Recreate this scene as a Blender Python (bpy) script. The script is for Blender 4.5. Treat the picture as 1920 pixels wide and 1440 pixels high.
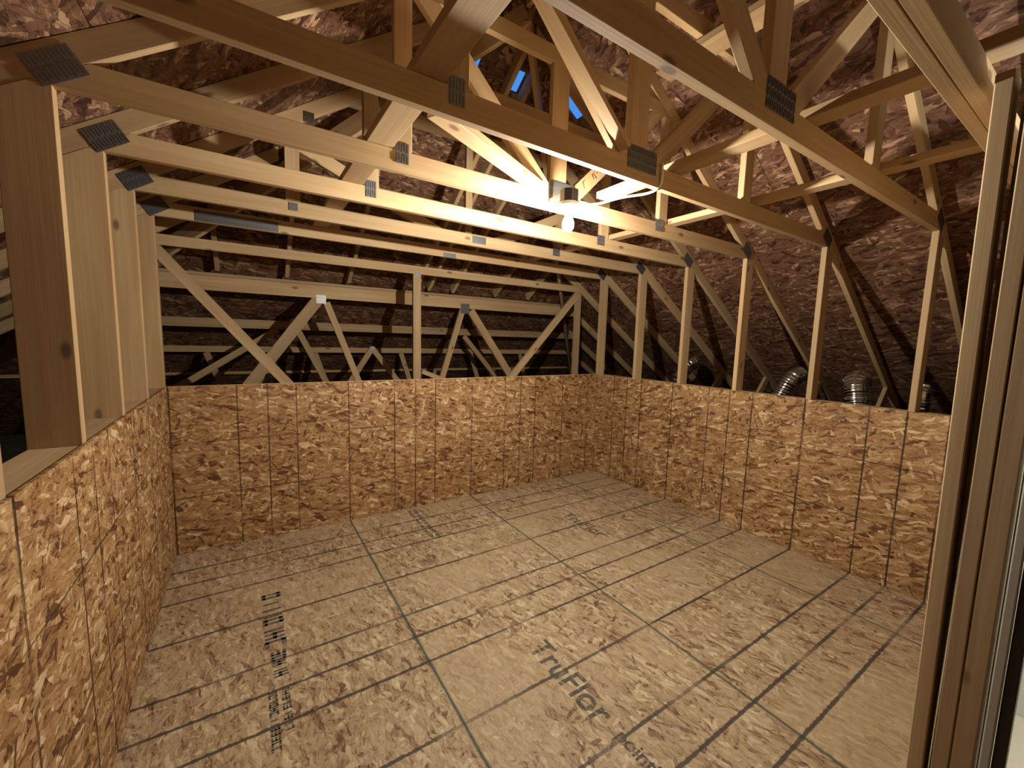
import bpy, bmesh, math, random
from mathutils import Vector, Matrix, Euler
random.seed(7)
for o in list(bpy.data.objects): bpy.data.objects.remove(o, do_unlink=True)
S = bpy.context.scene
C = S.collection

# ------------------------------------------------------------------ camera, world, exposure
CAM_H, YAW, PITCH, ROLL, FPX = 1.671, 0.578, 0.1084, 0.0289, 768.2
f = Vector((math.sin(YAW)*math.cos(PITCH), math.cos(YAW)*math.cos(PITCH), -math.sin(PITCH)))
r0 = Vector((math.cos(YAW), -math.sin(YAW), 0)); u0 = r0.cross(f)
r = r0*math.cos(ROLL) + u0*math.sin(ROLL); u = -r0*math.sin(ROLL) + u0*math.cos(ROLL)
cd = bpy.data.cameras.new('camera'); cam = bpy.data.objects.new('camera', cd); C.objects.link(cam)
S.cycles.max_bounces = 6; S.cycles.diffuse_bounces = 4; S.cycles.glossy_bounces = 2; S.cycles.transparent_max_bounces = 6; S.cycles.use_denoising = True
cam.matrix_world = Matrix(((r.x, u.x, -f.x, 0), (r.y, u.y, -f.y, 0), (r.z, u.z, -f.z, CAM_H), (0, 0, 0, 1)))
cd.sensor_fit = 'HORIZONTAL'; cd.sensor_width = 36; cd.lens = 36*FPX/1920; cd.clip_start = .02
S.camera = cam
w = bpy.data.worlds.new('dusk_sky'); S.world = w; w.use_nodes = True
w.node_tree.nodes['Background'].inputs[0].default_value = (.075, .30, .86, 1)
w.node_tree.nodes['Background'].inputs[1].default_value = .85
S.view_settings.view_transform = 'Standard'; S.view_settings.look = 'None'
S.view_settings.gamma = 1; S.view_settings.use_curve_mapping = False
S.view_settings.exposure = 0.15
BULB_W = 168.0          # watts of the bare bulb
BULB_COL = (1., .92, .78)
HALL_W = 52.0           # second bulb, in the passage beside the camera

# ------------------------------------------------------------------ material helpers
def new_mat(name):
    m = bpy.data.materials.new(name); m.use_nodes = True
    nt = m.node_tree; b = nt.nodes['Principled BSDF']
    return m, nt, b
class NG:
    def __init__(s, nt): s.nt = nt
    def n(s, t, **kw):
        nd = s.nt.nodes.new(t)
        for k, v in kw.items(): setattr(nd, k, v)
        return nd
    def link(s, a, b): s.nt.links.new(a, b)
    def val(s, sock, v):
        if hasattr(v, 'is_output'): s.nt.links.new(v, sock)
        else: sock.default_value = v
    def math(s, op, a, b=None, c=None):
        nd = s.n('ShaderNodeMath', operation=op)
        s.val(nd.inputs[0], a)
        if b is not None: s.val(nd.inputs[1], b)
        if c is not None: s.val(nd.inputs[2], c)
        return nd.outputs[0]
    def comb(s, x, y, z=0.0):
        nd = s.n('ShaderNodeCombineXYZ')
        for i, v in enumerate((x, y, z)): s.val(nd.inputs[i], v)
        return nd.outputs[0]
    def sep(s, v):
        nd = s.n('ShaderNodeSeparateXYZ'); s.link(v, nd.inputs[0]); return nd.outputs
    def noise(s, v, scale, detail=2, rough=.5):
        nd = s.n('ShaderNodeTexNoise'); s.link(v, nd.inputs['Vector'])
        nd.inputs['Scale'].default_value = scale; nd.inputs['Detail'].default_value = detail
        nd.inputs['Roughness'].default_value = rough; return nd.outputs[0]
    def mixf(s, fac, a, b):
        nd = s.n('ShaderNodeMix', data_type='FLOAT'); s.val(nd.inputs[0], fac); s.val(nd.inputs[2], a); s.val(nd.inputs[3], b)
        return nd.outputs[0]
    def mixc(s, fac, a, b, mode='MIX'):
        nd = s.n('ShaderNodeMix', data_type='RGBA', blend_type=mode); s.val(nd.inputs[0], fac)
        s.val(nd.inputs[6], a); s.val(nd.inputs[7], b); return nd.outputs[2]
    def ramp(s, fac, stops):
        nd = s.n('ShaderNodeValToRGB'); s.link(fac, nd.inputs[0]); e = nd.color_ramp.elements
        while len(e) < len(stops): e.new(.5)
        for i, (p, c) in enumerate(stops): e[i].position = p; e[i].color = (*c, 1) if len(c) == 3 else c
        return nd.outputs[0]
    def mapr(s, v, a, b, c=0., d=1.):
        nd = s.n('ShaderNodeMapRange'); s.val(nd.inputs[0], v)
        for i, x in enumerate((a, b, c, d)): nd.inputs[1+i].default_value = x
        return nd.outputs[0]

def plain(name, col, rough=.6, metal=0., spec=None):
    m, nt, b = new_mat(name)
    b.inputs['Base Color'].default_value = (*col, 1); b.inputs['Roughness'].default_value = rough
    b.inputs['Metallic'].default_value = metal
    return m

def lumber(name, light, dark, sat=1.0):
    """sawn spruce: grain runs along the local X of each board"""
    m, nt, b = new_mat(name); g = NG(nt)
    tc = g.n('ShaderNodeTexCoord'); oi = g.n('ShaderNodeObjectInfo')
    rnd = oi.outputs['Random']; x, y, z = g.sep(tc.outputs['Object'])
    off = g.math('MULTIPLY', rnd, 40.)
    xs = g.math('ADD', g.math('MULTIPLY', x, .55), off)
    v = g.comb(xs, g.math('MULTIPLY', y, 16.), g.math('MULTIPLY', z, 16.))
    wob = g.noise(v, 1.6, 3, .6)
    v2 = g.comb(g.math('ADD', g.math('MULTIPLY', x, 1.2), off), g.math('MULTIPLY', y, 90.), g.math('MULTIPLY', z, 90.))
    fine = g.noise(v2, 1.5, 2, .6)
    t = g.math('ADD', g.math('MULTIPLY', wob, .7), g.math('MULTIPLY', fine, .3))
    col = g.ramp(t, [(.30, dark), (.52, tuple((a+b2)/2 for a, b2 in zip(light, dark))), (.72, light)])
    # blotches of heartwood and per-board tone
    big = g.noise(g.comb(g.math('ADD', g.math('MULTIPLY', x, 1.1), off), g.math('MULTIPLY', y, 5.), g.math('MULTIPLY', z, 5.)), 1.3, 1)
    col = g.mixc(g.mapr(big, .45, .75, 0., .5), col, (dark[0]*.95, dark[1]*.78, dark[2]*.65, 1))
    tone = g.mapr(rnd, 0, 1, .82, 1.14)
    hsv = g.n('ShaderNodeHueSaturation'); g.link(col, hsv.inputs['Color']); g.link(tone, hsv.inputs['Value'])
    hsv.inputs['Saturation'].default_value = sat
    # knots
    vo = g.n('ShaderNodeTexVoronoi', feature='F1'); vo.inputs['Scale'].default_value = 1.
    g.link(g.comb(g.math('ADD', g.math('MULTIPLY', x, 3.2), off), g.math('MULTIPLY', y, 7.), g.math('MULTIPLY', z, 7.)), vo.inputs['Vector'])
    kn = g.mapr(vo.outputs['Distance'], .07, .13, 1., 0.)
    col = g.mixc(g.math('MULTIPLY', kn, .75), hsv.outputs[0], (.10, .055, .025, 1))
    g.link(col, b.inputs['Base Color']); b.inputs['Roughness'].default_value = .72
    bp = g.n('ShaderNodeBump'); bp.inputs['Strength'].default_value = .12; bp.inputs['Distance'].default_value = .002
    g.link(fine, bp.inputs['Height']); g.link(bp.outputs[0], b.inputs['Normal'])
    return m

def osb(name, axes, stops, size=1.0, lines=None, hlines=None, seams=None, linecol=(.03, .02, .016), linew=.030, lineamt=.8, rough=.62, spec=.35, contrast=1., smooth=0., sliver=.30):
    """oriented strand board: overlapping layers of stretched flakes; printed nailing lines in world metres"""
    m, nt, b = new_mat(name); g = NG(nt)
    geo = g.n('ShaderNodeNewGeometry'); P = g.sep(geo.outputs['Position'])
    rnd = g.n('ShaderNodeObjectInfo').outputs['Random']
    d = {'x': P[0], 'y': P[1], 'z': P[2], 'Z': g.math('MULTIPLY', P[2], 1.8)}
    U, V = d[axes[0]], d[axes[1]]
    off = g.math('MULTIPLY', rnd, 31.)
    uv = g.comb(g.math('ADD', U, off), g.math('ADD', V, g.math('MULTIPLY', rnd, 17.)))
    nz = g.n('ShaderNodeTexNoise'); g.link(uv, nz.inputs['Vector']); nz.inputs['Scale'].default_value = 13/size; nz.inputs['Detail'].default_value = 3
    va = g.n('ShaderNodeVectorMath', operation='MULTIPLY_ADD'); g.link(nz.outputs['Color'], va.inputs[0])
    va.inputs[1].default_value = (.055*size,)*3; g.link(uv, va.inputs[2]); uvd = va.outputs[0]
    t = None; edge = None
    for i, (ang, sc) in enumerate([(6, 1.), (-24, 1.25), (48, 1.1), (-70, 1.3), (16, 1.15)]):
        mp = g.n('ShaderNodeMapping'); g.link(uvd, mp.inputs['Vector'])
        mp.inputs['Rotation'].default_value = (0, 0, math.radians(ang)); mp.inputs['Location'].default_value = (i*3.7, i*5.3, 0)
        m2 = g.n('ShaderNodeMapping'); g.link(mp.outputs[0], m2.inputs['Vector']); m2.inputs['Scale'].default_value = (11*sc/size, 46*sc/size, 1)
        vo = g.n('ShaderNodeTexVoronoi', voronoi_dimensions='2D'); vo.inputs['Scale'].default_value = 1.; g.link(m2.outputs[0], vo.inputs['Vector'])
        cr = g.sep(vo.outputs['Color'])
        if t is None: t = cr[1]; edge = vo.outputs['Distance']
        else:
            mk = g.math('GREATER_THAN', cr[0], (.5, .5, .6, .72, .6)[i]); t = g.mixf(mk, t, cr[1]); edge = g.mixf(mk, edge, vo.outputs['Distance'])
    # fibre grain along the board and broad tone drift
    fib = g.noise(g.comb(g.math('MULTIPLY', U, 30.), g.math('MULTIPLY', V, 160.)), 1., 2, .6)
    big = g.noise(uv, 1.7, 2)
    # thin curved slivers: painted shadow at flake edges and pale splinters along the strands
    sv = g.n('ShaderNodeMapping'); g.link(uvd, sv.inputs['Vector']); sv.inputs['Scale'].default_value = (9/size, 38/size, 1); sv.inputs['Rotation'].default_value = (0, 0, .12)
    sn = g.noise(sv.outputs[0], 1., 2, .55)
    dark_s = g.mapr(g.math('ABSOLUTE', g.math('SUBTRACT', sn, .44)), .008, .026, 1., 0.)
    pale_s = g.mapr(g.math('ABSOLUTE', g.math('SUBTRACT', sn, .58)), .010, .030, 1., 0.)
    tt = g.math('SUBTRACT', g.math('MULTIPLY', t, 2.), 1.)          # most flakes mid-toned, few very pale or dark
    t = g.math('ADD', g.math('MULTIPLY', g.math('MULTIPLY', tt, g.math('ABSOLUTE', tt)), .5*contrast), .5)
    t = g.math('ADD', g.math('ADD', t, g.math('MULTIPLY', g.math('SUBTRACT', fib, .5), .35)), g.math('MULTIPLY', g.math('SUBTRACT', big, .5), .45))
    t = g.math('SUBTRACT', t, g.math('MULTIPLY', g.mapr(edge, .40, .8), .16))  # darker flake rims: shadow between flakes painted into the tone
    t = g.math('ADD', t, g.math('MULTIPLY', g.math('SUBTRACT', g.math('MULTIPLY', pale_s, .8), dark_s), sliver))
    if smooth:
        sm = g.mapr(g.noise(uv, .9, 1), .52, .62)
        t = g.mixf(g.math('MULTIPLY', sm, smooth), t, g.math('ADD', .58, g.math('MULTIPLY', g.math('SUBTRACT', fib, .5), .5)))
    col = g.ramp(t, stops)
    wob = g.noise(g.comb(g.math('MULTIPLY', U, 6.), g.math('MULTIPLY', V, 6.)), 5., 3)
    def linemask(coord, phase, ks, width):
        a = g.math('ADD', g.math('DIVIDE', g.math('SUBTRACT', phase, coord), 1.2192), .5/6)
        q = g.math('MULTIPLY', g.math('FRACT', a), 6.)
        q = g.math('ADD', q, g.math('MULTIPLY', g.math('SUBTRACT', wob, .5), .022))
        mn = None
        for k in ks:
            dd = g.math('ABSOLUTE', g.math('SUBTRACT', q, k+.5))
            mn = dd if mn is None else g.math('MINIMUM', mn, dd)
        ww = g.math('MULTIPLY', g.mapr(wob, .3, .7, .6, 1.3), width)
        return g.math('SUBTRACT', 1., g.mapr(g.math('DIVIDE', mn, ww), .7, 1.15))
    fade = g.mapr(g.noise(g.comb(g.math('MULTIPLY', U, .9), g.math('MULTIPLY', V, .9)), 2.2, 2), .34, .50, .45, 1.)
    if lines:
        mk = linemask(d[lines[0]], lines[1], (0, 1, 2, 4), linew)
        col = g.mixc(g.math('MULTIPLY', g.math('MULTIPLY', mk, fade), lineamt), col, (*linecol, 1))
    if hlines:
        mk = None
        for h in hlines:
            dd = g.math('ABSOLUTE', g.math('SUBTRACT', g.math('ADD', P[2], g.math('MULTIPLY', g.math('SUBTRACT', wob, .5), .008)), h))
            mm = g.mapr(dd, .0025, .005, 1., 0.); mk = mm if mk is None else g.math('MAXIMUM', mk, mm)
        col = g.mixc(g.math('MULTIPLY', g.math('MULTIPLY', mk, fade), lineamt*.9), col, (*linecol, 1))
    if seams:
        mk = None
        for sx in seams:
            dd = g.math('ABSOLUTE', g.math('SUBTRACT', P[0], sx)); mm = g.mapr(dd, .005, .012, 1., 0.)
            mk = mm if mk is None else g.math('MAXIMUM', mk, mm)
        col = g.mixc(g.math('MULTIPLY', mk, .7), col, (.035, .075, .058, 1))
    g.link(col, b.inputs['Base Color']); b.inputs['Roughness'].default_value = rough
    b.inputs['Specular IOR Level'].default_value = spec
    bp = g.n('ShaderNodeBump'); bp.inputs['Strength'].default_value = .28; bp.inputs['Distance'].default_value = .003
    g.link(t, bp.inputs['Height']); g.link(bp.outputs[0], b.inputs['Normal'])
    return m

M = {}
M['lumber'] = lumber('spruce_lumber', (.60, .435, .245), (.41, .272, .140))
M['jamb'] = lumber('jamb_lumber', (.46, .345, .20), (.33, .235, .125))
M['post'] = lumber('post_lumber', (.52, .37, .20), (.37, .235, .115))
M['osb_floor'] = osb('osb_floor', 'yx', [(.0, (.130, .060, .036)), (.20, (.27, .175, .100)), (.5, (.385, .285, .172)), (.75, (.465, .365, .230)), (1., (.60, .50, .34))],
                     size=1.0, lines=('y', 3.474), seams=(.7437, 1.963, 3.182), linecol=(.040, .034, .032), linew=.046, lineamt=.9, rough=.6, contrast=.8, smooth=.5)
W_ST = [(.0, (.09, .036, .015)), (.22, (.235, .115, .046)), (.5, (.36, .205, .088)), (.75, (.46, .295, .145)), (1., (.66, .50, .31))]
M['osb_back'] = osb('osb_wall_back', 'xz', W_ST, size=1., lines=('x', 1.558+.4064*0+1.2192*0+.0), hlines=(.43, .84), linecol=(.06, .022, .01), linew=.027, lineamt=.92, rough=.6)
M['osb_side'] = osb('osb_wall_side', 'yz', W_ST, size=1., lines=('y', 3.474), hlines=(.44, .865), linecol=(.04, .018, .01), linew=.030, lineamt=.95, rough=.6)
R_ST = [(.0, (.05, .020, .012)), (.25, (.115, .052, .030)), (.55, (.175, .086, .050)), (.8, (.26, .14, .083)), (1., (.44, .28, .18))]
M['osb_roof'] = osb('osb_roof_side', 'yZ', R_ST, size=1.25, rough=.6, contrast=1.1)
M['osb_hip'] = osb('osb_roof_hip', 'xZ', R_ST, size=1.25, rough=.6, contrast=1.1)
M['osb_edge'] = plain('osb_edge', (.36, .24, .13), .8)
M['plate'] = plain('galvanized_plate', (.23, .235, .25), .45, .85)
M['black'] = plain('black_plastic', (.012, .014, .02), .4)
M['white'] = plain('white_porcelain', (.75, .75, .73), .35)
M['cable'] = plain('white_cable_sheath', (.72, .70, .64), .5)
M['foil'] = plain('duct_foil', (.62, .64, .67), .2, 1.)
M['drywall'] = plain('pale_drywall', (.66, .69, .66), .85)
def worn_ink():
    m, nt, b = new_mat('worn_print_ink'); g = NG(nt)
    geo = g.n('ShaderNodeNewGeometry'); P = g.sep(geo.outputs['Position'])
    n = g.noise(g.comb(g.math('MULTIPLY', P[0], 60.), g.math('MULTIPLY', P[1], 22.)), 1., 3, .6)
    g.link(g.ramp(n, [(.40, (.055, .052, .045)), (.56, (.11, .095, .072)), (.66, (.30, .225, .14))]), b.inputs['Base Color']); b.inputs['Roughness'].default_value = .8
    return m
M['ink'] = worn_ink()
M['grey_metal'] = plain('grey_edge_metal', (.36, .36, .33), .5, .2)
M['bolt'] = plain('steel_nail', (.30, .30, .31), .4, .9)
def insul():
    m, nt, b = new_mat('loose_insulation'); g = NG(nt)
    geo = g.n('ShaderNodeNewGeometry'); n = g.noise(geo.outputs['Position'], 9, 6, .7)
    g.link(g.ramp(n, [(.3, (.06, .055, .05)), (.7, (.19, .175, .155))]), b.inputs['Base Color']); b.inputs['Roughness'].default_value = .95
    return m
M['insul'] = insul()
def emis(name, col, st):
    """thin lit glass: lets the filament's light through and glows itself"""
    m, nt, b = new_mat(name); g = NG(nt)
    e = g.n('ShaderNodeEmission'); e.inputs[0].default_value = (*col, 1); e.inputs[1].default_value = st
    tr = g.n('ShaderNodeBsdfTransparent'); ad = g.n('ShaderNodeAddShader'); g.link(e.outputs[0], ad.inputs[0]); g.link(tr.outputs[0], ad.inputs[1])
    nt.nodes.remove(b); out = nt.nodes['Material Output']; g.link(ad.outputs[0], out.inputs['Surface'])
    m.cycles.emission_sampling = 'NONE'
    return m
def filament(name, parent, loc, watts, col, rad):
    l = bpy.data.lights.new(name, 'POINT'); l.energy = watts; l.color = col; l.shadow_soft_size = rad
    o = bpy.data.objects.new(name, l); C.objects.link(o); o.parent = parent; o.location = loc; return o
M['glow'] = emis('lit_bulb_glass', (1., .93, .82), 9.)

# ------------------------------------------------------------------ object helpers
def link(name, me, mat, parent=None, mw=None):
    o = bpy.data.objects.new(name, me); C.objects.link(o)
    if isinstance(mat, str): mat = M[mat]
    if mat is not None and not me.materials: me.materials.append(mat)
    if parent is not None: o.parent = parent
    if mw is not None: o.matrix_local = mw
    return o
def tag(o, label=None, cat=None, group=None, kind=None):
    for k, v in (('label', label), ('category', cat), ('group', group), ('kind', kind)):
        if v: o[k] = v
    return o
def empty(name, loc=(0, 0, 0)):
    o = bpy.data.objects.new(name, None); C.objects.link(o); o.location = loc; o.empty_display_size = .1; return o
def done(bm, name, smooth=False):
    me = bpy.data.meshes.new(name); bmesh.ops.recalc_face_normals(bm, faces=bm.faces); bm.to_mesh(me); bm.free()
    if smooth:
        for p in me.polygons: p.use_smooth = True
    return me
def add_box(bm, x0, x1, y0, y1, z0, z1, mat=None):
    vs = [bm.verts.new(p) for p in ((x0, y0, z0), (x1, y0, z0), (x1, y1, z0), (x0, y1, z0), (x0, y0, z1), (x1, y0, z1), (x1, y1, z1), (x0, y1, z1))]
    if mat is not None: vs2 = [setattr(v, 'co', mat @ v.co) for v in vs]
    for q in ((0, 3, 2, 1), (4, 5, 6, 7), (0, 1, 5, 4), (1, 2, 6, 5), (2, 3, 7, 6), (3, 0, 4, 7)): bm.faces.new([vs[i] for i in q])
    return vs
def box_obj(name, x0, x1, y0, y1, z0, z1, mat, parent=None, bevel=.0):
    """box in world metres with its origin at the centre of its foot"""
    c = Vector(((x0+x1)/2, (y0+y1)/2, z0)); bm = bmesh.new()
    add_box(bm, x0-c.x, x1-c.x, y0-c.y, y1-c.y, 0, z1-z0)
    if bevel: bmesh.ops.bevel(bm, geom=bm.edges[:], offset=bevel, segments=1, affect='EDGES')
    base = parent.matrix_world.translation if parent is not None else Vector()
    o = link(name, done(bm, name), mat, parent); o.location = c - (Vector(parent.location) if parent is not None else Vector())
    return o
def clip(poly, a, b, c):
    """keep a*x+b*y<=c"""
    out = []
    for i in range(len(poly)):
        p, q = poly[i], poly[(i+1) % len(poly)]
        dp, dq = a*p[0]+b*p[1]-c, a*q[0]+b*q[1]-c
        if dp <= 1e-9: out.append(p)
        if (dp < -1e-9 and dq > 1e-9) or (dp > 1e-9 and dq < -1e-9):
            t = dp/(dp-dq); out.append((p[0]+t*(q[0]-p[0]), p[1]+t*(q[1]-p[1])))
    return out
def extrude(bm, poly3a, poly3b):
    a = [bm.verts.new(p) for p in poly3a]; b = [bm.verts.new(p) for p in poly3b]; n = len(a)
    bm.faces.new(a); bm.faces.new(b[::-1])
    for i in range(n): bm.faces.new((a[i], b[i], b[(i+1) % n], a[(i+1) % n]))
_k = [0]
def member(name, truss, p0, p1, width, thick=.038, clips=(), mat='lumber', dy=0., ybase=0., bev=.002):
    """board in a truss plane from p0 to p1 (x,z centre line); local X follows the board; ends clipped by half-planes"""
    d = Vector((p1[0]-p0[0], p1[1]-p0[1])); L = d.length; d /= L; nrm = Vector((-d.y, d.x))
    h = width/2
    poly = [(p0[0]+nrm.x*s, p0[1]+nrm.y*s) for s in (-h, h)][::-1]
    poly = [(p0[0]-nrm.x*h, p0[1]-nrm.y*h), (p1[0]-nrm.x*h, p1[1]-nrm.y*h), (p1[0]+nrm.x*h, p1[1]+nrm.y*h), (p0[0]+nrm.x*h, p0[1]+nrm.y*h)]
    for cl in clips: poly = clip(poly, *cl)
    if len(poly) < 3: return None
    _k[0] += 1; th = (thick - .0007*(_k[0] % 4))/2
    ang = math.atan2(d.y, d.x)
    loc = [((p[0]-p0[0])*d.x+(p[1]-p0[1])*d.y, (p[0]-p0[0])*nrm.x+(p[1]-p0[1])*nrm.y) for p in poly]
    bm = bmesh.new(); extrude(bm, [(a, -th, b) for a, b in loc], [(a, th, b) for a, b in loc])
    if bev: bmesh.ops.bevel(bm, geom=bm.edges[:], offset=bev, segments=1, affect='EDGES')
    mw = Matrix.Translation((p0[0], dy, p0[1])) @ Matrix.Rotation(-ang, 4, 'Y')
    return link(name, done(bm, name), mat, truss, mw)
def board(name, p0, p1, width, thick, up=(0, 0, 1), mat='lumber', parent=None, bev=.002):
    """free board: local X from p0 to p1, local Z = thickness direction near `up`"""
    p0, p1 = Vector(p0), Vector(p1); x = (p1-p0); L = x.length; x.normalize()
    y = Vector(up).cross(x).normalized(); z = x.cross(y)
    bm = bmesh.new(); add_box(bm, 0, L, -width/2, width/2, -thick/2, thick/2)
    if bev: bmesh.ops.bevel(bm, geom=bm.edges[:], offset=bev, segments=1, affect='EDGES')
    mw = Matrix(((x.x, y.x, z.x, p0.x), (x.y, y.y, z.y, p0.y), (x.z, y.z, z.z, p0.z), (0, 0, 0, 1)))
    if parent is not None: mw = Matrix.Translation(-Vector(parent.location)) @ mw
    return link(name, done(bm, name), mat, parent, mw)
_pl = {}
def plate_mesh(w_, h_):
    key = (round(w_, 3), round(h_, 3))
    if key in _pl: return _pl[key]
    bm = bmesh.new(); add_box(bm, -w_/2, w_/2, -.0008, .0008, -h_/2, h_/2)
    nx = max(3, int(w_/.0115)); nz = max(2, int(h_/.034))
    for i in range(nx):
        for j in range(nz):
            cx = -w_/2+(i+.5)*w_/nx; cz = -h_/2+(j+.5)*h_/nz + (.004 if i % 2 else -.004)*.6
            add_box(bm, cx-.0022, cx+.0022, -.0034, -.0008, cz-h_/nz*.36, cz+h_/nz*.36)
    _pl[key] = done(bm, 'connector_plate'); return _pl[key]
def plate(truss, x, z, w_, h_, ang=0., front=-.0205, label=None):
    mw = Matrix.Translation((x, front, z)) @ Matrix.Rotation(-math.radians(ang), 4, 'Y')
    o = link('connector_plate', plate_mesh(w_, h_), 'plate', truss, mw)
    if label: o['label'] = label
    return o
def tube(name, pts, rad, mat, parent=None, seg=10, cap=True):
    bm = bmesh.new(); pts = [Vector(p) for p in pts]; rings = []
    radf = rad if callable(rad) else (lambda i: rad)
    t0 = (pts[1]-pts[0]).normalized(); ref = Vector((0, 0, 1)) if abs(t0.z) < .9 else Vector((1, 0, 0)); nrm = t0.cross(ref).normalized()
    for i, p in enumerate(pts):
        t = (pts[min(i+1, len(pts)-1)]-pts[max(i-1, 0)]).normalized()
        nrm = (nrm - t*nrm.dot(t)).normalized(); b = t.cross(nrm)
        rr = radf(i)
        rings.append([bm.verts.new(p+(nrm*math.cos(2*math.pi*k/seg)+b*math.sin(2*math.pi*k/seg))*rr) for k in range(seg)])
    for a, b in zip(rings, rings[1:]):
        for k in range(seg): bm.faces.new((a[k], a[(k+1) % seg], b[(k+1) % seg], b[k]))
    if cap: bm.faces.new(rings[0][::-1]); bm.faces.new(rings[-1])
    me = done(bm, name, True)
    return link(name, me, mat, parent)
def spline(pts, n=8):
    P = [Vector(p) for p in pts]; P = [2*P[0]-P[1]]+P+[2*P[-1]-P[-2]]; out = []
    for i in range(1, len(P)-2):
        for k in range(n):
            t = k/n; a, b, c, d = P[i-1:i+3]
            out.append(.5*((2*b)+(c-a)*t+(2*a-5*b+4*c-d)*t*t+(3*b-a-3*c+d)*t**3))
    out.append(P[-2]); return out
def lathe(name, prof, mat, parent=None, seg=24, loc=(0, 0, 0)):
    bm = bmesh.new(); rings = []
    for rr, z in prof: rings.append([bm.verts.new((rr*math.cos(2*math.pi*k/seg), rr*math.sin(2*math.pi*k/seg), z)) for k in range(seg)])
    for a, b in zip(rings, rings[1:]):
        for k in range(seg): bm.faces.new((a[k], a[(k+1) % seg], b[(k+1) % seg], b[k]))
    bm.faces.new(rings[0][::-1]); bm.faces.new(rings[-1])
    o = link(name, done(bm, name, True), mat, parent); o.location = loc
    return o

# ------------------------------------------------------------------ the place: measures
XL, XR, YB, HW = -.4865, 3.7578, 3.7591, 1.262
XC = (XL+XR)/2                       # ridge line
TY = [.385, .82, 1.43, 2.03, 2.61, 3.20, 3.80]   # centre planes of the attic trusses
SL = .6667
def zl(x): return 2.811+SL*x          # underside of the left rafters
def zr(x): return 2.811+SL*(2*XC-x)
def dk_l(x): return zl(x)+.109
def dk_r(x): return zr(x)+.109
def dk_h(y): return 5.645-SL*y        # underside of the hip deck

# ------------------------------------------------------------------ floor
floor = tag(empty('floor'), 'tan strand board subfloor with dark printed nailing lines', kind='structure')
cols = [(XL, .7437, [.22, 3.775]), (.7437, 1.963, [2.66, 3.775]), (1.963, 3.182, [1.44, 3.775]), (3.182, XR, [2.2, 3.775])]
for x0, x1, ys in cols:
    yy = [-2.0]+ys
    for a, b in zip(yy, yy[1:]):
        o = box_obj('floor_panel', x0+.0012, x1-.0012, a+.0012, b-.0012, -.018, 0, 'osb_floor', floor)
box_obj('sub_deck', XL-.2, XR+.2, -2, 3.95, -.06, -.0195, 'osb_edge', floor)
# attic floor outside the room, under loose insulation
bm = bmesh.new(); n = 60; x0, x1, y0, y1 = -4.35, 7.6, -1.97, 8.4; grid = []
for i in range(n+1):
    row = []
    for j in range(n+1):
        x, y = x0+(x1-x0)*i/n, y0+(y1-y0)*j/n
        inside = (XL-.25 < x < XR+.3 and y < YB+.2)
        row.append(bm.verts.new((x, y, -.1 if inside else .20+random.uniform(-.03, .03))))
    grid.append(row)
for i in range(n):
    for j in range(n): bm.faces.new((grid[i][j], grid[i+1][j], grid[i+1][j+1], grid[i][j+1]))
ins = link('loose_insulation', done(bm, 'loose_insulation', True), 'insul')
tag(ins, 'dark grey loose insulation spread outside the half walls', 'insulation', kind='stuff')

# ------------------------------------------------------------------ half walls
def edge_trim(parent, *a): pass
wall_back = tag(empty('wall_back', (XC, YB, 0)), 'half height strand board wall at the far end', kind='structure')
for a, b in ((XL+.006, 1.9515), (1.9515, XR-.006)):
    box_obj('wall_panel', a+.001, b-.001, YB, YB+.011, .002, HW, 'osb_back', wall_back)
box_obj('top_plate', XL, XR, YB+.012, YB+.022, HW-.04, HW+.004, 'lumber', wall_back, .001)
wall_right = tag(empty('wall_right', (XR, 2, 0)), 'half height strand board wall along the right side', kind='structure')
for a, b in ((.40, 1.4345), (1.4345, YB-.001)):
    box_obj('wall_panel', XR-.006, XR+.005, a+.001, b-.001, .002, HW, 'osb_side', wall_right)
wall_left = tag(empty('wall_left', (XL, 2, 0)), 'half height strand board wall along the left side', kind='structure')
for a, b in ((-2.0, 1.4345), (1.4345, YB-.001)):
    box_obj('wall_panel', XL-.005, XL+.006, a+.001, b-.001, .002, HW, 'osb_side', wall_left)
bm = bmesh.new(); ring = [(.022*math.cos(k*math.pi/5)*(1+.3*(k % 3)/3), .018*math.sin(k*math.pi/5)) for k in range(10)]
extrude(bm, [(x, -.0012, z) for x, z in ring], [(x, .001, z) for x, z in ring])
o = link('knot_hole', done(bm, 'knot_hole'), 'black', wall_back); o.location = (3.104-XC, 0, .512); o['label'] = 'small black knot hole'
# flat blocking on top of the side walls between the posts
ys = [-2.0]+TY+[YB]
for a, b in zip(TY[:-1], TY[1:]):
    if b < YB+.1:
        board('top_plate', (XL-.075, a+.022, HW-.026), (XL-.075, b-.022, HW-.026), .132, .038, mat='lumber', parent=wall_left)
        board('top_plate', (XR+.066, a+.022, HW-.022), (XR+.066, b-.022, HW-.022), .118, .038, mat='lumber', parent=wall_right)
board('top_plate', (XL-.075, -2.0, HW-.026), (XL-.075, TY[0]-.045, HW-.026), .132, .038, mat='lumber', parent=wall_left)

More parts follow.
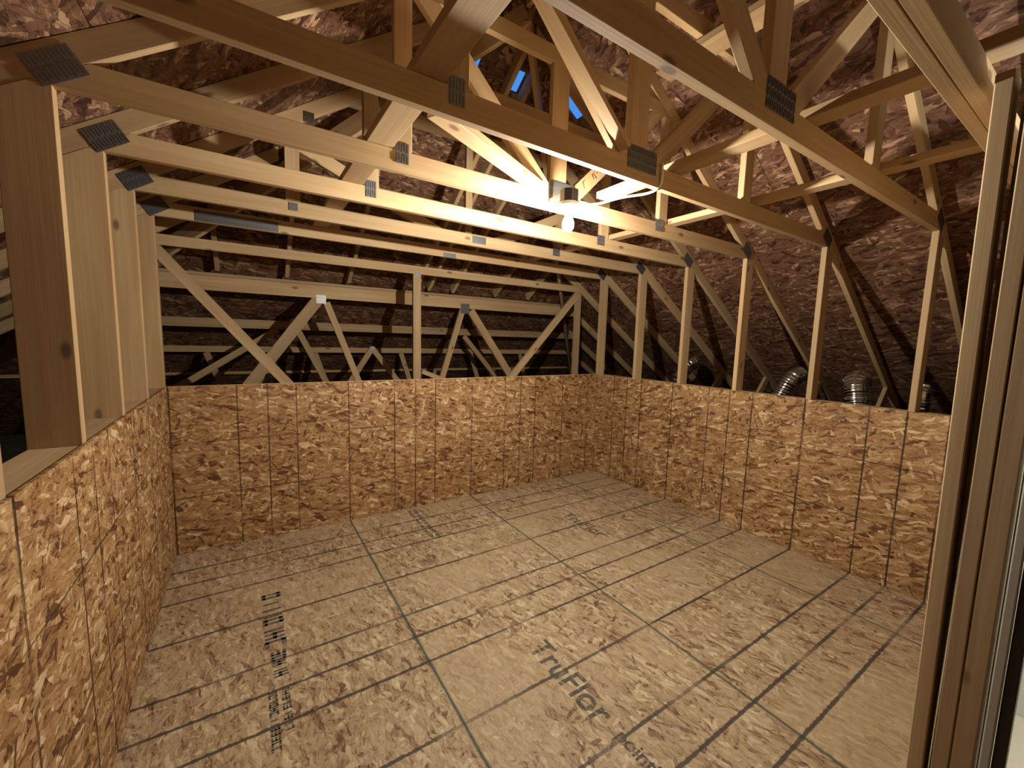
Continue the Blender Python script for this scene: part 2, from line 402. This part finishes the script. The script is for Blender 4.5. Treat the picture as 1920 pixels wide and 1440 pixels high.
# ------------------------------------------------------------------ roof deck of strand board sheets
def deck(name, side, label):
    root = tag(empty(name, (XC, 2, 3)), label, kind='structure')
    T = .0125
    step = 1.0145
    if side in 'LR':
        sg = -1 if side == 'L' else 1
        k = 0; d0 = 0.
        while d0 < 5.85:
            d1 = min(d0+step, 5.9)
            yb = [-2.0+(1.22 if k % 2 else 0)]
            if k % 2: yb = [-2.0]+yb
            while yb[-1] < 8.6: yb.append(yb[-1]+2.44)
            for a, b in zip(yb, yb[1:]):
                xa, xb = sorted((XC+sg*(d0+.001), XC+sg*(d1-.0015)))
                rects = [(xa, xb, a+.0015, b-.0015)]
                if side == 'R':
                    hx0, hx1, hy0, hy1 = 2.175, 2.40, 2.60, 2.80
                    new = []
                    for q in rects:
                        if q[0] < hx0 and q[1] > hx1 and q[2] < hy0 and q[3] > hy1:
                            new += [(q[0], q[1], q[2], hy0), (q[0], q[1], hy1, q[3]), (q[0], hx0, hy0, hy1), (hx1, q[1], hy0, hy1)]
                        else: new.append(q)
                    rects = new
                bm = bmesh.new(); any_ = False
                for q in rects:
                    poly = [(q[0], q[2]), (q[1], q[2]), (q[1], q[3]), (q[0], q[3])]
                    if side == 'L': poly = clip(poly, 1, 1, 4.085); zf = dk_l
                    else: poly = clip(poly, -1, 1, .813); zf = dk_r
                    if len(poly) >= 3:
                        any_ = True
                        extrude(bm, [(x, y, zf(x)) for x, y in poly], [(x, y, zf(x)+T*1.2) for x, y in poly])
                if any_:
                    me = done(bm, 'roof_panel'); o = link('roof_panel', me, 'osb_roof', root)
                    recentre(o, root)
                else: bm.free()
            d0 += step; k += 1
    else:
        y0 = 2.449; k = 0
        holes = [(1.40, 1.535, 2.86, 3.0), (1.818, 1.915, 2.86, 3.0)]
        while y0 < 8.35:
            y1 = min(y0+step, 8.4)
            xb = [-5.5+(1.22 if k % 2 else 0)]
            while xb[-1] < 8.5: xb.append(xb[-1]+2.44)
            for a, b in zip(xb, xb[1:]):
                rects = [(a+.0015, b-.0015, y0+.001, y1-.0015)]
                for h in holes:
                    new = []
                    for q in rects:
                        lo, hi = max(q[0], h[0]), min(q[1], h[1])
                        if lo < hi and q[2] < h[2] and q[3] > h[3]:
                            new += [(q[0], q[1], q[2], h[2]), (q[0], q[1], h[3], q[3])]
                            if q[0] < lo: new.append((q[0], lo, h[2], h[3]))
                            if hi < q[1]: new.append((hi, q[1], h[2], h[3]))
                        elif lo < hi and abs(q[2]-h[2]) < 1e-6 and abs(q[3]-h[3]) < 1e-2:
                            if q[0] < lo: new.append((q[0], lo, q[2], q[3]))
                            if hi < q[1]: new.append((hi, q[1], q[2], q[3]))
                        else: new.append(q)
                    rects = new
                bm = bmesh.new(); any_ = False
                for q in rects:
                    poly = [(q[0], q[2]), (q[1], q[2]), (q[1], q[3]), (q[0], q[3])]
                    poly = clip(poly, -1, -1, -4.085); poly = clip(poly, 1, -1, -.813) if poly else poly
                    if len(poly) >= 3:
                        any_ = True
                        extrude(bm, [(x, y, dk_h(y)) for x, y in poly], [(x, y, dk_h(y)+T*1.2) for x, y in poly])
                if any_:
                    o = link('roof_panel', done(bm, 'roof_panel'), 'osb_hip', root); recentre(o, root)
                else: bm.free()
            y0 += step; k += 1
    return root
def recentre(o, root):
    c = sum((v.co for v in o.data.vertices), Vector())/len(o.data.vertices)
    for v in o.data.vertices: v.co -= c
    o.location = c-Vector(root.location)
def felt(root, rects, hole, cl, zf, dirn):
    bm = bmesh.new()
    x0, x1, y0, y1 = rects; qs = []
    hs = sorted(hole, key=lambda h: h[0])
    if hs:
        ya, yb = min(h[2] for h in hs), max(h[3] for h in hs)
        qs += [(x0, x1, y0, ya), (x0, x1, yb, y1)]; cx = x0
        for h in hs: qs.append((cx, h[0], ya, yb)); cx = h[1]
        qs.append((cx, x1, ya, yb))
    else: qs = [rects]
    for q in qs:
        poly = [(q[0], q[2]), (q[1], q[2]), (q[1], q[3]), (q[0], q[3])]
        for c3 in cl: poly = clip(poly, *c3) if poly else poly
        if len(poly) >= 3: extrude(bm, [(x, y, zf(x, y)+.0165) for x, y in poly], [(x, y, zf(x, y)+.020) for x, y in poly])
    o = link('roofing_felt', done(bm, 'roofing_felt'), 'black', root); recentre(o, root)  # unseen layer added to keep sky light out of the deck seams
RL = deck('roof_left', 'L', 'red brown roof sheathing sloping up from the left')
RR = deck('roof_right', 'R', 'red brown roof sheathing sloping down to the right')
RH = deck('roof_hip', 'H', 'dark roof sheathing of the hip slope beyond the far wall')
felt(RL, (XC-5.9, XC, -2.02, 8.6), [], [(1, 1, 4.085)], lambda x, y: dk_l(x), 0)
felt(RR, (XC, XC+5.9, -2.02, 8.6), [(2.175, 2.40, 2.60, 2.80)], [(-1, 1, .813)], lambda x, y: dk_r(x), 0)
felt(RH, (-5.5, 8.5, 2.44, 8.4), [(1.40, 1.535, 2.86, 3.0), (1.818, 1.915, 2.86, 3.0)], [(-1, -1, -4.085), (1, -1, -.813)], lambda x, y: dk_h(y), 0)
# gable wall behind the viewer
bm = bmesh.new(); poly = [(-4.2, 0), (7.4, 0), (XC, 4.1)]
extrude(bm, [(-4.4, -2.0, -.1), (7.7, -2.0, -.1), (7.7, -2, .1), (XC, -2.0, 4.03), (-4.4, -2, .1)], [(-4.4, -2.02, -.1), (7.7, -2.02, -.1), (7.7, -2.02, .1), (XC, -2.02, 4.03), (-4.4, -2.02, .1)])
o = link('wall_front', done(bm, 'wall_front'), 'osb_back'); tag(o, 'gable wall of strand board behind the viewer', kind='structure')

# ------------------------------------------------------------------ attic trusses
BZ0, BZ1 = 2.445, 2.543
def attic_truss(i, y, label, king=True, webs=True, ply=1):
    t = tag(empty('roof_truss', (XC, y, 0)), label, 'roof truss', 'attic trusses spanning the room')
    # members are laid out in world x,z; shift to the truss origin
    ox = XC
    def mem(name, p0, p1, wd, clips=(), mat='lumber', thick=.038, dy=0.):
        cl = [(a, b, c-a*ox) for a, b, c in clips]
        return member(name, t, (p0[0]-ox, p0[1]), (p1[0]-ox, p1[1]), wd, thick, cl, mat, dy)
    def pl(x, z, w_, h_, ang=0., **k): return plate(t, x-ox, z, w_, h_, ang, **k)
    dys = [0.] if ply == 1 else [-.0195, .0195]
    hipx = 4.085-y                     # left rafter stops under the hip
    for dy in dys:
        mem('tie_beam', (XL-.10, (BZ0+BZ1)/2), (XR+.12, (BZ0+BZ1)/2), BZ1-BZ0, [(-SL, 1, 2.811), (SL, 1, 2.811+SL*2*XC)], dy=dy)
    mem('post', (XL-.0685-.006, -.02), (XL-.0685-.006, BZ0), .135, [(-SL, 1, 2.811), (0, 1, BZ0)], 'post', .040)
    mem('post', (XR+.006+.06, -.02), (XR+.006+.06, BZ0+.02), .115, [(SL, 1, 2.811+SL*2*XC)], 'lumber', .0375)
    # top chords
    off = .0445/math.cos(math.atan(SL))
    xt = min(XC, hipx-.02)
    lim = [(1, 0, XC)] if xt >= XC-.01 else [(1, 0, xt)]
    mem('rafter', (-3.6, zl(-3.6)+off), (xt+.1, zl(xt+.1)+off), .089, lim)
    xt2 = 2*XC-xt
    lim = [(-1, 0, -xt2)]
    mem('rafter', (2*XC+3.6, zl(-3.6)+off), (xt2-.1, zl(xt+.1)+off), .089, lim)
    # struts under the rafters outside the walls
    mem('strut', (5.60, 1.27), (4.7, .25), .089, [(SL, 1, 2.811+SL*2*XC)])
    mem('strut', (2*XC-5.60, 1.27), (2*XC-4.7, .25), .089, [(-SL, 1, 2.811)])
    pl(-.484, 2.508, .135, .094, 33.7)
    pl(2*XC+.484, 2.508, .135, .094, -33.7)
    ct = [(-SL, 1, 2.811), (SL, 1, 2.811+SL*2*XC)]
    top = min(3.255, dk_h(y)-.25)
    if webs:
        mem('collar', (.2, top+.044), (2*XC-.2, top+.044), .088, ct)
        above = [(0, -1, -BZ1), (0, 1, top)] + ct
        if king:
            mem('king_post', (1.60, BZ1-.01), (1.60, top+.02), .122 if king is True else .06, above, 'lumber')
            if king == 'post': pass
            else: mem('web', (1.545-.0, 2.515), (1.545-1.1*.93, 2.515+.98), .089, above+[(1, 0, 1.535)])
            if king == 'post':
                mem('web', (.30, 2.93), (1.45, 2.46), .089, above); mem('web', (2*XC-.30, 3.03), (1.80, 2.47), .089, above)
            else: mem('web', (1.69, 2.52), (1.69+1.1*.93, 2.52+.98), .089, above+[(-1, 0, -1.665)])
        vx = .66 if i != 5 else .30
        mem('web', (vx, BZ1-.01), (vx, 3.4), .086, above)
        mem('web', (2.582, BZ1-.01), (2.582, 3.4), .089, above)
    return t, mem, pl
labels = ['doubled roof truss across the opening at the top right corner',
          'nearest single truss, its tie beam crossing the upper right corner with a dark toothed plate',
          'truss in front of the light bulb, its long tie beam passing just above the lamp',
          'truss that the light bulb hangs from',
          'brightly lit truss directly behind the light bulb',
          'second truss behind the light bulb, with a slim upright left of centre',
          'truss standing over the far half wall, with a long toothed splice plate']
TR = []
for i, y in enumerate(TY):
    TR.append(attic_truss(i, y, labels[i], king={0: False, 4: False, 5: 'post', 6: False}.get(i, True), webs=(i != 0), ply=2 if i == 0 else 1))
for i in (1, 2, 3): TR[i][2](1.63, 2.545, .205, .135 if i == 3 else .105)
for i in (1, 2, 3, 4): TR[i][2](.655, 2.53, .062, .095)
TR[5][2](.30, 2.505, .055, .05); TR[5][2](1.70, 2.50, .13, .06)
TR[6][2](1.70, 2.465, .13, .04)
for i in (3, 4, 5): TR[i][2](2.54, 2.52, .085, .08)
TR[6][2](-.01, 2.485, .52, .075, label='long toothed splice plate')
TR[4][2](.33, 2.83, .055, .055)
TR[3][2](.36, 2.80, .07, .06)
t3 = TR[3][0]; bm = bmesh.new(); mk = Matrix.Translation((1.80-XC, -.0205, 2.635)) @ Matrix.Rotation(-math.radians(43), 4, 'Y')
for x, z, a, l in ((0, 0, 70, .04), (.012, .018, 10, .03), (.10, .0, 80, .035), (.118, .012, 20, .02), (.118, -.010, 100, .03), (.15, 0, 0, .02), (.172, .0, 85, .036), (.19, .014, 10, .02), (.19, -.014, 10, .02), (.20, 0, 90, .03)):
    add_box(bm, -l/2, l/2, -.0004, .0004, -.002, .002, mk @ Matrix.Translation((x, 0, z)) @ Matrix.Rotation(-math.radians(a), 4, 'Y'))
o = link('pencil_mark', done(bm, 'pencil_mark'), 'ink', t3); o['kind'] = 'stuff'; o['label'] = 'pencilled builder marks'
# narrow stiffener nailed along the web of the truss in front of the bulb
t2 = TR[2][0]
member('stiffener', t2, (1.477-XC+.0, 2.545), (.90-XC, 3.03), .022, .06, [], 'lumber', dy=-.05)
# nails on it
# ------------------------------------------------------------------ braces running across the trusses
def runner(name, x, z, y0, y1, wd, label, th=.038):
    o = board(name, (x, y0, z+th/2), (x, y1, z+th/2), wd, th); return tag(o, label, 'board', 'long boards lying across the tie beams')
runner('lateral_brace', .552, BZ1+.001, .2, 3.9, .118, 'long board lying across the tie beams left of centre, pale underside')
runner('lateral_brace', 2.685, BZ1+.001, .2, 3.9, .089, 'long board lying across the tie beams near their right ends')
runner('lateral_brace', 1.885, BZ1+.001, .2, 1.93, .100, 'short brightly lit board right of the bulb, ending beside it')
o = board('diagonal_brace', (1.47, 2.04, BZ1+.02), (.665, 1.631, BZ1+.02), .089, .036)
tag(o, 'diagonal board lying flat between two tie beams left of the bulb', 'board')
o = board('lateral_brace', (2.10, .2, 3.23), (2.10, 1.7, 3.23), .14, .038)
tag(o, 'board fixed high under the collar ties at the top right', 'board')

# ------------------------------------------------------------------ hip end trusses beyond the far wall
def flat_truss(y, label, name='hip_truss'):
    t = tag(empty(name, (XC, y, 0)), label, 'roof truss', 'low hip trusses beyond the far wall')
    def mem(nm, p0, p1, wd, clips=(), mat='lumber', thick=.038, dy=0.):
        cl = [(a, b, c-a*XC) for a, b, c in clips]
        return member(nm, t, (p0[0]-XC, p0[1]), (p1[0]-XC, p1[1]), wd, thick, cl, mat, dy)
    def pl(x, z, w_, h_, ang=0., **k): return plate(t, x-XC, z, w_, h_, ang, **k)
    off = .0445/math.cos(math.atan(SL))
    xt = 4.085-y-.05
    mem('rafter', (-3.6, zl(-3.6)+off), (xt+.1, zl(xt+.1)+off), .089, [(1, 0, xt)])
    mem('rafter', (2*XC+3.6, zl(-3.6)+off), (2*XC-xt-.1, zl(xt+.1)+off), .089, [(-1, 0, xt-2*XC)])
    return t, mem, pl
t, mem, pl = flat_truss(4.40, 'first hip truss behind the far wall, one slim post hanging at its middle')
mem('top_chord', (-1.0, 2.3875), (4.3, 2.3875), .085, [(-SL, 1, 2.811), (SL, 1, 2.811+SL*2*XC)])
cl = [(0, 1, 2.345), (0, -1, -.24)]
mem('post', (1.592, 2.40), (1.60, .05), .089, cl); mem('post', (3.93, 2.34), (3.93, .05), .10, cl); mem('post', (XL-.13, 2.34), (XL-.13, .05), .10, cl)
mem('web', (-.60, 2.34), (.33+.92, 1.18-1.13), .089, cl); mem('web', (3.93, 2.34), (2.87-1.08, 1.2-1.15), .089, cl)
pl(1.592, 2.345, .05, .06)
mem('web', (1.655, 1.285), (2.05, 1.13), .05, cl)
t, mem, pl = flat_truss(5.02, 'second hip truss behind the far wall, with two W shaped web pairs')
mem('top_chord', (-2.2, 2.13), (5.5, 2.13), .14, [(-SL, 1, 2.811), (SL, 1, 2.811+SL*2*XC)])
cl = [(0, 1, 2.06), (0, -1, -.24)]
for a, b, wd in (((.715, 2.08), (.02, 1.12), .115), ((.775, 2.02), (1.115, 1.11), .07), ((2.45, 2.05), (2.16, 1.115), .075), ((2.57, 2.04), (3.235, 1.15), .105)):
    dx = (b[0]-a[0])/(b[1]-a[1]); mem('web', a, (b[0]+dx*(.05-b[1]), .05), wd, cl)
pl(.72, 2.05, .10, .09); pl(2.48, 2.06, .13, .13)
mem('ledger', (-2.2, 2.213), (5.5, 2.213), .028, [(-SL, 1, 2.811), (SL, 1, 2.811+SL*2*XC)], thick=.09)
t, mem, pl = flat_truss(5.62, 'third hip truss behind the far wall, its chord lower and dimmer')
mem('top_chord', (-2.8, 1.76), (6.1, 1.76), .10, [(-SL, 1, 2.811), (SL, 1, 2.811+SL*2*XC)])
cl = [(0, 1, 1.71), (0, -1, -.24)]
for a, b in (((.55, 1.69), (.85, 1.06)), ((.33, 1.71), (-.67, 1.02)), ((1.42, 1.50), (1.75, 1.07)), ((1.42, 1.50), (1.1, 1.0)), ((2.77, 1.70), (3.34, 1.08))):
    dx = (b[0]-a[0])/(b[1]-a[1]); mem('web', a, (b[0]+dx*(.05-b[1]), .05), .07, cl)
pl(1.42, 1.5, .05, .05)
t, mem, pl = flat_truss(6.22, 'fourth hip truss behind the far wall, low and in shadow')
mem('top_chord', (-3.2, 1.45), (6.5, 1.45), .075, [(-SL, 1, 2.811), (SL, 1, 2.811+SL*2*XC)])
cl = [(0, 1, 1.41), (0, -1, -.24)]
for x in (-1.5, -.4, .8, 2.0, 3.2, 4.2): mem('web', (x, 1.41), (x+.45, .05), .07, cl)
t, mem, pl = flat_truss(6.80, 'farthest hip truss, barely lit near the eaves')
mem('top_chord', (-3.6, 1.12), (6.9, 1.12), .07, [(-SL, 1, 2.811), (SL, 1, 2.811+SL*2*XC)])
for x in (-1.2, .2, 1.5, 2.8, 4.0): mem('web', (x, 1.09), (x-.4, .05), .07, [(0, 1, 1.085), (0, -1, -.24)])
# jack rafters of the hip
JL = {-.20: 'leftmost jack rafter of the hip slope', .39: 'second jack rafter from the left on the hip slope', 1.0: 'third jack rafter from the left on the hip slope',
      1.785: 'middle jack rafter left of the slot of blue sky', 1.945: 'middle jack rafter right of the slot of blue sky', 2.27: 'jack rafter right of the middle of the hip slope', 2.9: 'second jack rafter from the right on the hip slope', 3.45: 'rightmost jack rafter of the hip slope'}
for x, lab in JL.items():
    xm = min(x, 2*XC-x); ytop = 4.085-xm+.02
    for seg, (ya, yb) in enumerate(((4.965, ytop),)):
        zc = -.109+.0545
        o = board('jack_rafter', (x, ya, dk_h(ya)+zc), (x, max(yb, 2.50), dk_h(max(yb, 2.50))+zc), .038, .089, up=(0, .55, .83))
        tag(o, lab, 'rafter', 'jack rafters of the hip slope')
for sg, lab in ((-1, 'left corner rafter of the hip'), (1, 'right corner rafter of the hip')):
    a = Vector((XC, 2.449, 3.80)); dl = 4.6; b = Vector((XC+sg*dl, 2.449+dl, 3.80-SL*dl))
    o = board('hip_rafter', a, b, .038, .13, up=(0, 0, 1)); tag(o, lab, 'rafter')
o = board('ridge_board', (XC, -1.98, 3.89), (XC, 2.45, 3.89), .030, .10, up=(0, 0, 1)); tag(o, 'ridge board along the peak of the roof', 'board')

# ------------------------------------------------------------------ bare bulb, box and cable
FX, FY = 1.545, 1.84
lf = tag(empty('light_fixture', (FX, FY, 2.259)), 'bare lit bulb in a white holder under a black box', 'light')
bm = bmesh.new()
ring = [(.054*math.cos(math.pi*(k+.5)/4), .054*math.sin(math.pi*(k+.5)/4)) for k in range(8)]
extrude(bm, [(x, y, .178) for x, y in ring], [(x, y, .245) for x, y in ring])
bmesh.ops.bevel(bm, geom=bm.edges[:], offset=.003, segments=1, affect='EDGES')
link('junction_box', done(bm, 'junction_box'), 'black', lf)
bm = bmesh.new(); add_box(bm, -.012, .012, .045, .168, .222, .242); link('hanger_bar', done(bm, 'hanger_bar'), 'plate', lf)
hold = lathe('lamp_holder', [(.030, .128), (.034, .140), (.040, .150), (.052, .158), (.055, .168), (.055, .1775)], 'white', lf)
def shell(name, prof, mat, parent, seg=24):
    bm = bmesh.new(); rings = [[bm.verts.new((rr*math.cos(2*math.pi*k/seg), rr*math.sin(2*math.pi*k/seg), z)) for k in range(seg)] for rr, z in prof]
    for a, b in zip(rings, rings[1:]):
        for k in range(seg): bm.faces.new((a[k], a[(k+1) % seg], b[(k+1) % seg], b[k]))
    return link(name, done(bm, name, True), mat, parent)
def bulb_base_mat():
    m, nt, b = new_mat('translucent_bulb_base'); g = NG(nt)      # milky plastic half of the bulb, passes part of the light
    tr = g.n('ShaderNodeBsdfTransparent'); tr.inputs[0].default_value = (.56, .55, .52, 1)
    df = g.n('ShaderNodeBsdfDiffuse'); df.inputs[0].default_value = (.8, .8, .78, 1)
    mx = g.n('ShaderNodeMixShader'); mx.inputs[0].default_value = .5; g.link(tr.outputs[0], mx.inputs[1]); g.link(df.outputs[0], mx.inputs[2])
    nt.nodes.remove(b); g.link(mx.outputs[0], nt.nodes['Material Output'].inputs['Surface']); return m
M['bulb_base'] = bulb_base_mat()
blb = shell('bulb', [(.0005, .022), (.012, .0235), (.023, .030), (.0305, .041), (.034, .054), (.0338, .062), (.0335, .066)], 'glow', lf)
shell('bulb_base', [(.0335, .0661), (.0315, .076), (.0272, .089), (.021, .103), (.0165, .114), (.0150, .1275)], 'bulb_base', blb)
filament('filament', lf, (0, 0, .050), BULB_W, BULB_COL, .020)
pts = spline([(FX+.050, FY, 2.465), (FX+.085, FY-.02, 2.445), (FX+.14, FY-.09, 2.440), (FX+.18, FY-.22, 2.446), (FX+.215, 1.47, 2.436), (FX+.222, 1.405, 2.46), (FX+.222, 1.40, 2.56)], 8)
o = tube('power_cable', pts, .0062, 'cable'); tag(o, 'white power cable from the lamp box to the next tie beam', 'cable')

# ------------------------------------------------------------------ foil ducts outside the right wall
def duct(pts, rad, label):
    P = spline(pts, 26); P2 = []
    n = len(P)
    prof = [rad*(1+.05*math.sin(i*1.45)+.06*math.sin(i*.37+rad*90)+.03*math.sin(i*.91)) for i in range(n)]
    o = tube('flexible_duct', P, lambda i: prof[i], 'foil', seg=20); tag(o, label, 'duct', 'foil ducts beyond the right wall'); return o
duct([(4.30, 1.96, .25), (4.34, 1.93, 1.05), (4.36, 1.88, 1.22), (4.40, 1.83, 1.36), (4.52, 1.80, 1.42)], .075, 'leaning foil duct between two posts left of centre beyond the right wall')
duct([(4.30, 1.27, .25), (4.32, 1.27, 1.05), (4.34, 1.29, 1.25), (4.38, 1.32, 1.36), (4.50, 1.34, 1.40)], .092, 'crumpled foil duct standing between two posts beyond the right wall')
duct([(4.30, .875, .25), (4.30, .88, 1.1), (4.30, .885, 1.32), (4.36, .89, 1.39)], .05, 'slim foil duct nearest the door jamb beyond the right wall')
duct([(4.75, 3.36, .25), (4.75, 3.30, 1.1), (4.80, 3.24, 1.36), (4.95, 3.2, 1.46)], .09, 'shadowed foil duct farthest along the right wall')

# ------------------------------------------------------------------ door opening at the right edge
wj = tag(empty('wall_partition', (1.85, .2, 0)), 'stud framing at the side of the door opening', kind='structure')
JX, JK = 1.85, .881
def stud(y0, y1, z1, mat='jamb', x0=0., x1=.089, name='stud', lean=0.):
    y0, y1, lean = y0*JK, y1*JK, lean*JK
    return board(name, (JX+(x0+x1)/2, (y0+y1)/2+lean, 0), (JX+(x0+x1)/2, (y0+y1)/2, z1), x1-x0, y1-y0, up=(0, 1, 0), mat=mat, parent=wj, bev=.003)
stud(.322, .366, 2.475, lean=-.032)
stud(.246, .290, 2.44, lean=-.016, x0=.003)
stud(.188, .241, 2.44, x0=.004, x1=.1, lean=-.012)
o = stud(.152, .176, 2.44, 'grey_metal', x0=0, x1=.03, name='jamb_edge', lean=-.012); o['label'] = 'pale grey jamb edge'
o = stud(.122, .152, 2.44, 'black', x0=.04, x1=.1, name='gap_strip', lean=-.012); o['label'] = 'black strip standing in for the dark gap'  # solid black strip stands in for the shade of an open gap
box_obj('back_panel', JX+.103, JX+.112, .150, .258, 0, 2.44, 'jamb', wj)  # added to block passage light leaking between the studs
box_obj('back_panel', JX+.092, XR-.02, .262, .274, 0, 2.44, 'jamb', wj)
ph = tag(empty('wall_passage', (2.97, -.6, 0)), 'pale wall of the passage beside the door opening, with an added light blocking panel', kind='structure')
box_obj('wall_panel', 2.95, 2.97, -1.99, .260, 0.0, 2.6, 'drywall', ph)
box_obj('wall_panel', 2.0, 2.02, -1.99, .03, 0.007, 2.4, 'drywall', ph)  # added unseen panel, keeps the passage bulb from lighting the room
fp = box_obj('floor_passage', 2.0, 2.948, -1.99, .260, .0005, .006, plain('pale_floor_sheet', (.60, .56, .46), .7)); tag(fp, 'pale floor sheet in the passage', kind='structure')
hl = tag(empty('passage_light', (2.48, -.40, 1.90)), 'bare bulb in the passage beside the door opening', 'light')
lathe('lamp_holder', [(.03, .128), (.05, .15), (.052, .19)], 'white', hl)
M['glow2'] = emis('passage_bulb_glass', (1., .97, .9), 6.)
lathe('bulb', [(.0005, .030), (.022, .038), (.031, .060), (.024, .087), (.0145, .112), (.0135, .1275)], 'glow2', hl, seg=16)
filament('filament', hl, (0, 0, .062), HALL_W, (1., .97, .88), .026)
o = board('passage_light_arm', (2.48, -.40, 2.09), (2.48, -.40, 2.4), .04, .04, up=(0, 1, 0)); o.parent = hl; o.matrix_parent_inverse = Matrix.Translation((-2.48, .40, -1.90)); o.name = 'mount'

# ------------------------------------------------------------------ printed marks on the floor sheets
def text(s, x, y, size, parent, sx=1.):
    cu = bpy.data.curves.new('print', 'FONT'); cu.body = s; cu.size = size; cu.extrude = .0002
    cu.offset = size*.012
    tmp = bpy.data.objects.new('tmp', cu); C.objects.link(tmp); bpy.context.view_layer.update()
    dg = bpy.context.evaluated_depsgraph_get(); me = bpy.data.meshes.new_from_object(tmp.evaluated_get(dg)); bpy.data.objects.remove(tmp)
    me.name = 'printed_mark'
    o = link('printed_mark', me, 'ink', parent)
    o.location = (x, y, .0008); o.rotation_euler = (0, 0, -math.pi/2); o.scale = (sx, 1, 1); return o
text('TruFlor', 1.235, 1.665, .185, floor, .92)
text('pointSIX', 1.265, 1.06, .095, floor, .9)
text('TruFlor', 2.50, 2.90, .17, floor, .95)
def smudge(x0, x1, y0, y1, n, parent):
    """worn, unreadable print: short ink dashes"""
    bm = bmesh.new(); rng = random.Random(int(x0*1000+y0*77))
    st = (y0-y1)/n; wd = x1-x0
    for i in range(n):
        y = y0-(i+.5)*st; kind = rng.choice('IIEHOCT')
        h = st*.40
        if kind != 'C': add_box(bm, x0+rng.uniform(0, .1)*wd, x1-rng.uniform(0, .15)*wd, y-h, y-h+st*.26, .0003, .0009)
        if kind in 'HOC': add_box(bm, x0+.05*wd, x1-.05*wd, y+h-st*.26, y+h, .0003, .0009)
        if kind in 'EOCT': add_box(bm, x1-.22*wd, x1, y-h, y+h, .0003, .0009)
        if kind in 'EOC': add_box(bm, x0, x0+.22*wd, y-h, y+h, .0003, .0009)
        if kind in 'EH': add_box(bm, x0+.40*wd, x0+.60*wd, y-h, y+h, .0003, .0009)
    link('printed_mark', done(bm, 'printed_mark'), 'ink', parent)
smudge(.03, .135, 2.90, 2.36, 8, floor); smudge(.055, .125, 2.33, 2.13, 5, floor)
smudge(.033, .070, 2.06, 1.72, 13, floor); smudge(.086, .120, 2.06, 1.80, 9, floor)
smudge(1.25, 1.280, 3.70, 3.05, 18, floor); smudge(1.30, 1.330, 3.70, 3.05, 18, floor)
